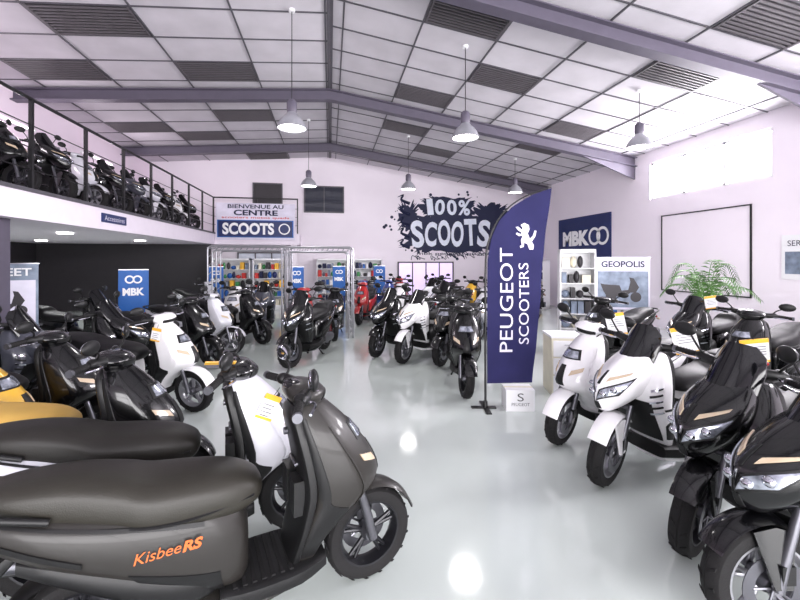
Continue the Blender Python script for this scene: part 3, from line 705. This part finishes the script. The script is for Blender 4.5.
# ---------------------------------------------------------------- furniture
def cabinet(name, x, y, w, h, d=.45, rot=0.0, seed=0, shelves=5, body='white', cols=None):
    b = MB(); rnd = random.Random(seed); t = .025
    b.box((-w/2, -d/2, 0), (-w/2+t, d/2, h), body); b.box((w/2-t, -d/2, 0), (w/2, d/2, h), body); b.box((-w/2, d/2-t, 0), (w/2, d/2, h), body)
    b.box((-w/2, -d/2, 0), (w/2, d/2, .12), body); b.box((-w/2, -d/2, h-.06), (w/2, d/2, h), body)
    cols = cols or ['red', 'ink', 'grey', 'green', 'navysign', 'white', 'ink', 'cream', 'orange', 'dark', 'blue']
    for k in range(shelves):
        z = .12+(h-.2)*k/shelves; b.box((-w/2+t, -d/2+.02, z), (w/2-t, d/2-t, z+.015), body); xx = -w/2+.05
        while xx < w/2-.16:
            ww = .07+rnd.random()*.08; hh = min((h-.2)/shelves*.8, .12+rnd.random()*.14); c = rnd.choice(cols)
            if rnd.random() < .4: b.ell((xx+ww/2, -.02, z+.015+hh/2), (ww*.6, ww*.6, hh/2), c, 12, 7)
            else: b.box((xx, -.12, z+.015), (xx+ww, .05, z+.015+hh), c)
            xx += ww+.02+rnd.random()*.03
    return b.obj(name, (x, y, 0), rot)
for i, (x, w) in enumerate(((-3.3, 1.2), (-2.0, 1.2), (.1, 1.2), (1.4, 1.2))): cabinet('display_cabinet', x, 14.55 if x < -1 else 15.7, w, 1.75, seed=i)
cabinet('display_shelf', 4.6, 6.9, .62, 1.9, .4, math.radians(-25), 9, 6, cols=['dark', 'grey', 'white', 'ink', 'cream', 'dark', 'grey'])
cabinet('display_cabinet', 7.0, 13.3, 1.4, 1.7, .45, math.radians(-60), 12)
b = MB(); b.box((-.2, -.2, 0), (.2, .2, .72), 'cream'); b.box((-.21, -.21, .72), (.21, .21, .75), 'white')
for k in range(3): b.box((-.18, -.208, .05+.22*k), (.18, -.2, .25+.22*k), 'white'); b.tube([(-.05, -.22, .2+.22*k), (.05, -.22, .2+.22*k)], .006, 'steel', 6)
b.obj('side_cabinet', (2.98, 4.75, 0), math.radians(-15), bevel=.004)
def poster(name, x, y, rot, w, z0, z1, m, title, tm, m2=None):
    b = MB(); b.box((-w/2, -.012, z0), (w/2, .012, z1), m)
    b.box((-w/2-.015, -.016, z0-.015), (w/2+.015, .016, z0), 'steel'); b.box((-w/2-.015, -.016, z1), (w/2+.015, .016, z1+.015), 'steel')
    if m2:
        b.box((-w/2+.03, -.014, z0+.04), (w/2-.03, -.0125, z0+(z1-z0)*.74), m2)
        zc = z0+.24
        for xx in (-w*.22, w*.24): b.lathe([(.0, 0), (w*.1, 0), (w*.1, -.003), (0, -.003)], (xx, -.0145, zc), 'y', 'dark', 20)
        sil = [(-.36, .12), (-.30, .02), (.05, .0), (.14, .1), (.24, .1), (.3, .22), (.2, .42), (.12, .44), (.14, .34), (.1, .16), (-.02, .14), (-.06, .26), (-.34, .28), (-.42, .3)]
        b.add([(x*w, -.0165, zc+z*w*.9) for x, z in sil], [tuple(range(len(sil)))], 'dark')
    b.text(title, tm, w*.8, min(.12, w*.2), T_front(0, -.018, z1-.12), off=.02)
    b.box((-.02, .012, 0), (.02, .04, z1-.1), 'steel'); b.box((-w/2+.03, -.16, 0), (w/2-.03, .16, .015), 'steel')
    return b.obj(name, (x, y, 0), rot)
poster('poster_stand', 5.55, 6.85, math.radians(-22), .95, .75, 1.74, 'lilac', 'GEOPOLIS', 'ink', 'grey')
poster('poster_stand', -4.75, 6.85, math.radians(25), .75, .7, 1.64, 'grey', 'STREET', 'white', 'lilac')
def totem(x, y, rot, w=.42, h=1.48):
    b = MB(); b.box((-w/2, -.01, .05), (w/2, .01, h), 'blue'); b.box((-w/2-.01, -.1, 0), (w/2+.01, .1, .05), 'steel'); b.box((-w/2, -.012, h), (w/2, .012, h+.02), 'steel')
    b.text('MBK', 'white', w*.72, w*.3, T_front(0, -.012, h-.42), off=.05)
    for s in (-1, 1): b.lathe([(w*.1, 0), (w*.16, 0), (w*.16, -.003), (w*.1, -.003)], (s*w*.13, -.011, h-.18), 'y', 'white', 20, closed=True)
    b.box((-w/2, -.0115, .25), (w/2, -.0105, .5), 'navysign')
    return b.obj('banner_stand', (x, y, 0), rot)
totem(-3.78, 8.6, .25, .5, 1.5); totem(-3.5, 13.3, .3); totem(-1.0, 12.6, .1); totem(.3, 13.6, 0); totem(1.75, 14.3, -.1); totem(6.4, 8.4, -.5)
b = MB(); b.lathe([(0, 0), (.16, 0), (.22, .38), (.24, .4), (.21, .4), (.2, .36), (0, .36)], (0, 0, 0), 'z', 'pot', 24)
b.lathe([(0, .365), (.2, .365)], (0, 0, 0), 'z', 'soil', 20)
rnd = random.Random(7)
for k in range(16):
    a = k*2.4; L = .45+.3*rnd.random(); up = .85+.5*rnd.random(); c, s_ = math.cos(a), math.sin(a)
    stem = catmull([(0, 0, .36), (.06*c, .06*s_, .36+up*.5), (.35*L*c, .35*L*s_, .36+up*.95), (.75*L*c, .75*L*s_, .36+up), (L*c, L*s_, .36+up*.82)], 6)
    b.tube(stem, [.009, .006, .003], 'leaf', 5)
    for i in range(8, len(stem)):
        p = Vector(stem[i]); d = (p-Vector(stem[i-1])).normalized(); side = d.cross(Vector((0, 0, 1))).normalized()
        for sg in (1, -1):
            ll = .18*(1-.5*(i-8)/(len(stem)-8)); e = p+side*sg*ll+d*ll*.6-Vector((0, 0, .06)); mid = (p+e)/2+Vector((0, 0, .015))
            b.add([tuple(p), tuple(mid+d*.014), tuple(e), tuple(mid-d*.014)], [(0, 1, 2, 3)], 'leaf')
b.obj('potted_palm', (6.6, 6.1, 0))
def gantry(x, y, rot, w, h=1.98, d=.7):
    b = MB()
    for yy in (-d/2, d/2):
        for o_, hh in ((0, 0), (.1, .1)):
            b.tube([(-w/2+o_, yy, 0), (-w/2+o_, yy, h-hh-.08), (-w/2+o_+.03, yy, h-hh-.02), (-w/2+o_+.08, yy, h-hh), (w/2-o_-.08, yy, h-hh), (w/2-o_-.03, yy, h-hh-.02), (w/2-o_, yy, h-hh-.08), (w/2-o_, yy, 0)], .018, 'steel', 8)
        for k in range(12):
            xx = -w/2+.12+(w-.24)*k/11; b.tube([(xx, yy, h-.1), (xx+(w-.24)/22, yy, h)], .008, 'steel', 6)
        for k in range(9):
            for s_ in (-1, 1): b.tube([(s_*w/2, yy, .15+.2*k), (s_*(w/2-.1), yy, .25+.2*k)], .008, 'steel', 6)
    for s_ in (-1, 1):
        for zz in (.1, h-.04): b.tube([(s_*(w/2), -d/2, zz), (s_*(w/2), d/2, zz)], .014, 'steel', 8)
    return b.obj('display_gantry', (x, y, 0), rot)
gantry(-1.85, 10.1, .0, 1.8, 2.02); gantry(-.25, 9.1, .0, 1.5, 1.98)

# ---------------------------------------------------------------- lights
def area(name, loc, rot, sx, sy, e, col=(1, 1, 1)):
    l = bpy.data.lights.new(name, 'AREA'); l.shape = 'RECTANGLE'; l.size = sx; l.size_y = sy; l.energy = e; l.color = col
    o = bpy.data.objects.new(name, l); o.location = loc; o.rotation_euler = rot; scene.collection.objects.link(o)
area('fill_unseen_shopfront', (2, YB-.4, 1.9), (pi/2, 0, 0), 9.6, 3.3, 1250, (1, .975, .995))  # unseen area light added behind the camera to light the room
area('daylight_window_a', (XR+.35, 7.6, 3.75), (0, pi/2, 0), .95, 2.9, 600, (.99, .95, 1))
area('daylight_window_b', (XR+.35, 2.65, 3.75), (0, pi/2, 0), .95, 2.9, 600, (.99, .95, 1))
w = bpy.data.worlds.new('sky'); scene.world = w; w.use_nodes = True
bg = w.node_tree.nodes['Background']; bg.inputs['Color'].default_value = (.97, .96, 1, 1); bg.inputs['Strength'].default_value = 2.5

cam = bpy.data.cameras.new('camera'); co = bpy.data.objects.new('camera', cam); scene.collection.objects.link(co)
co.location = (0, 0, 1.7); co.rotation_euler = (pi/2, 0, -math.radians(9.93)); cam.lens = 18; cam.sensor_width = 36; cam.shift_y = -.05; cam.clip_start = .02
scene.camera = co
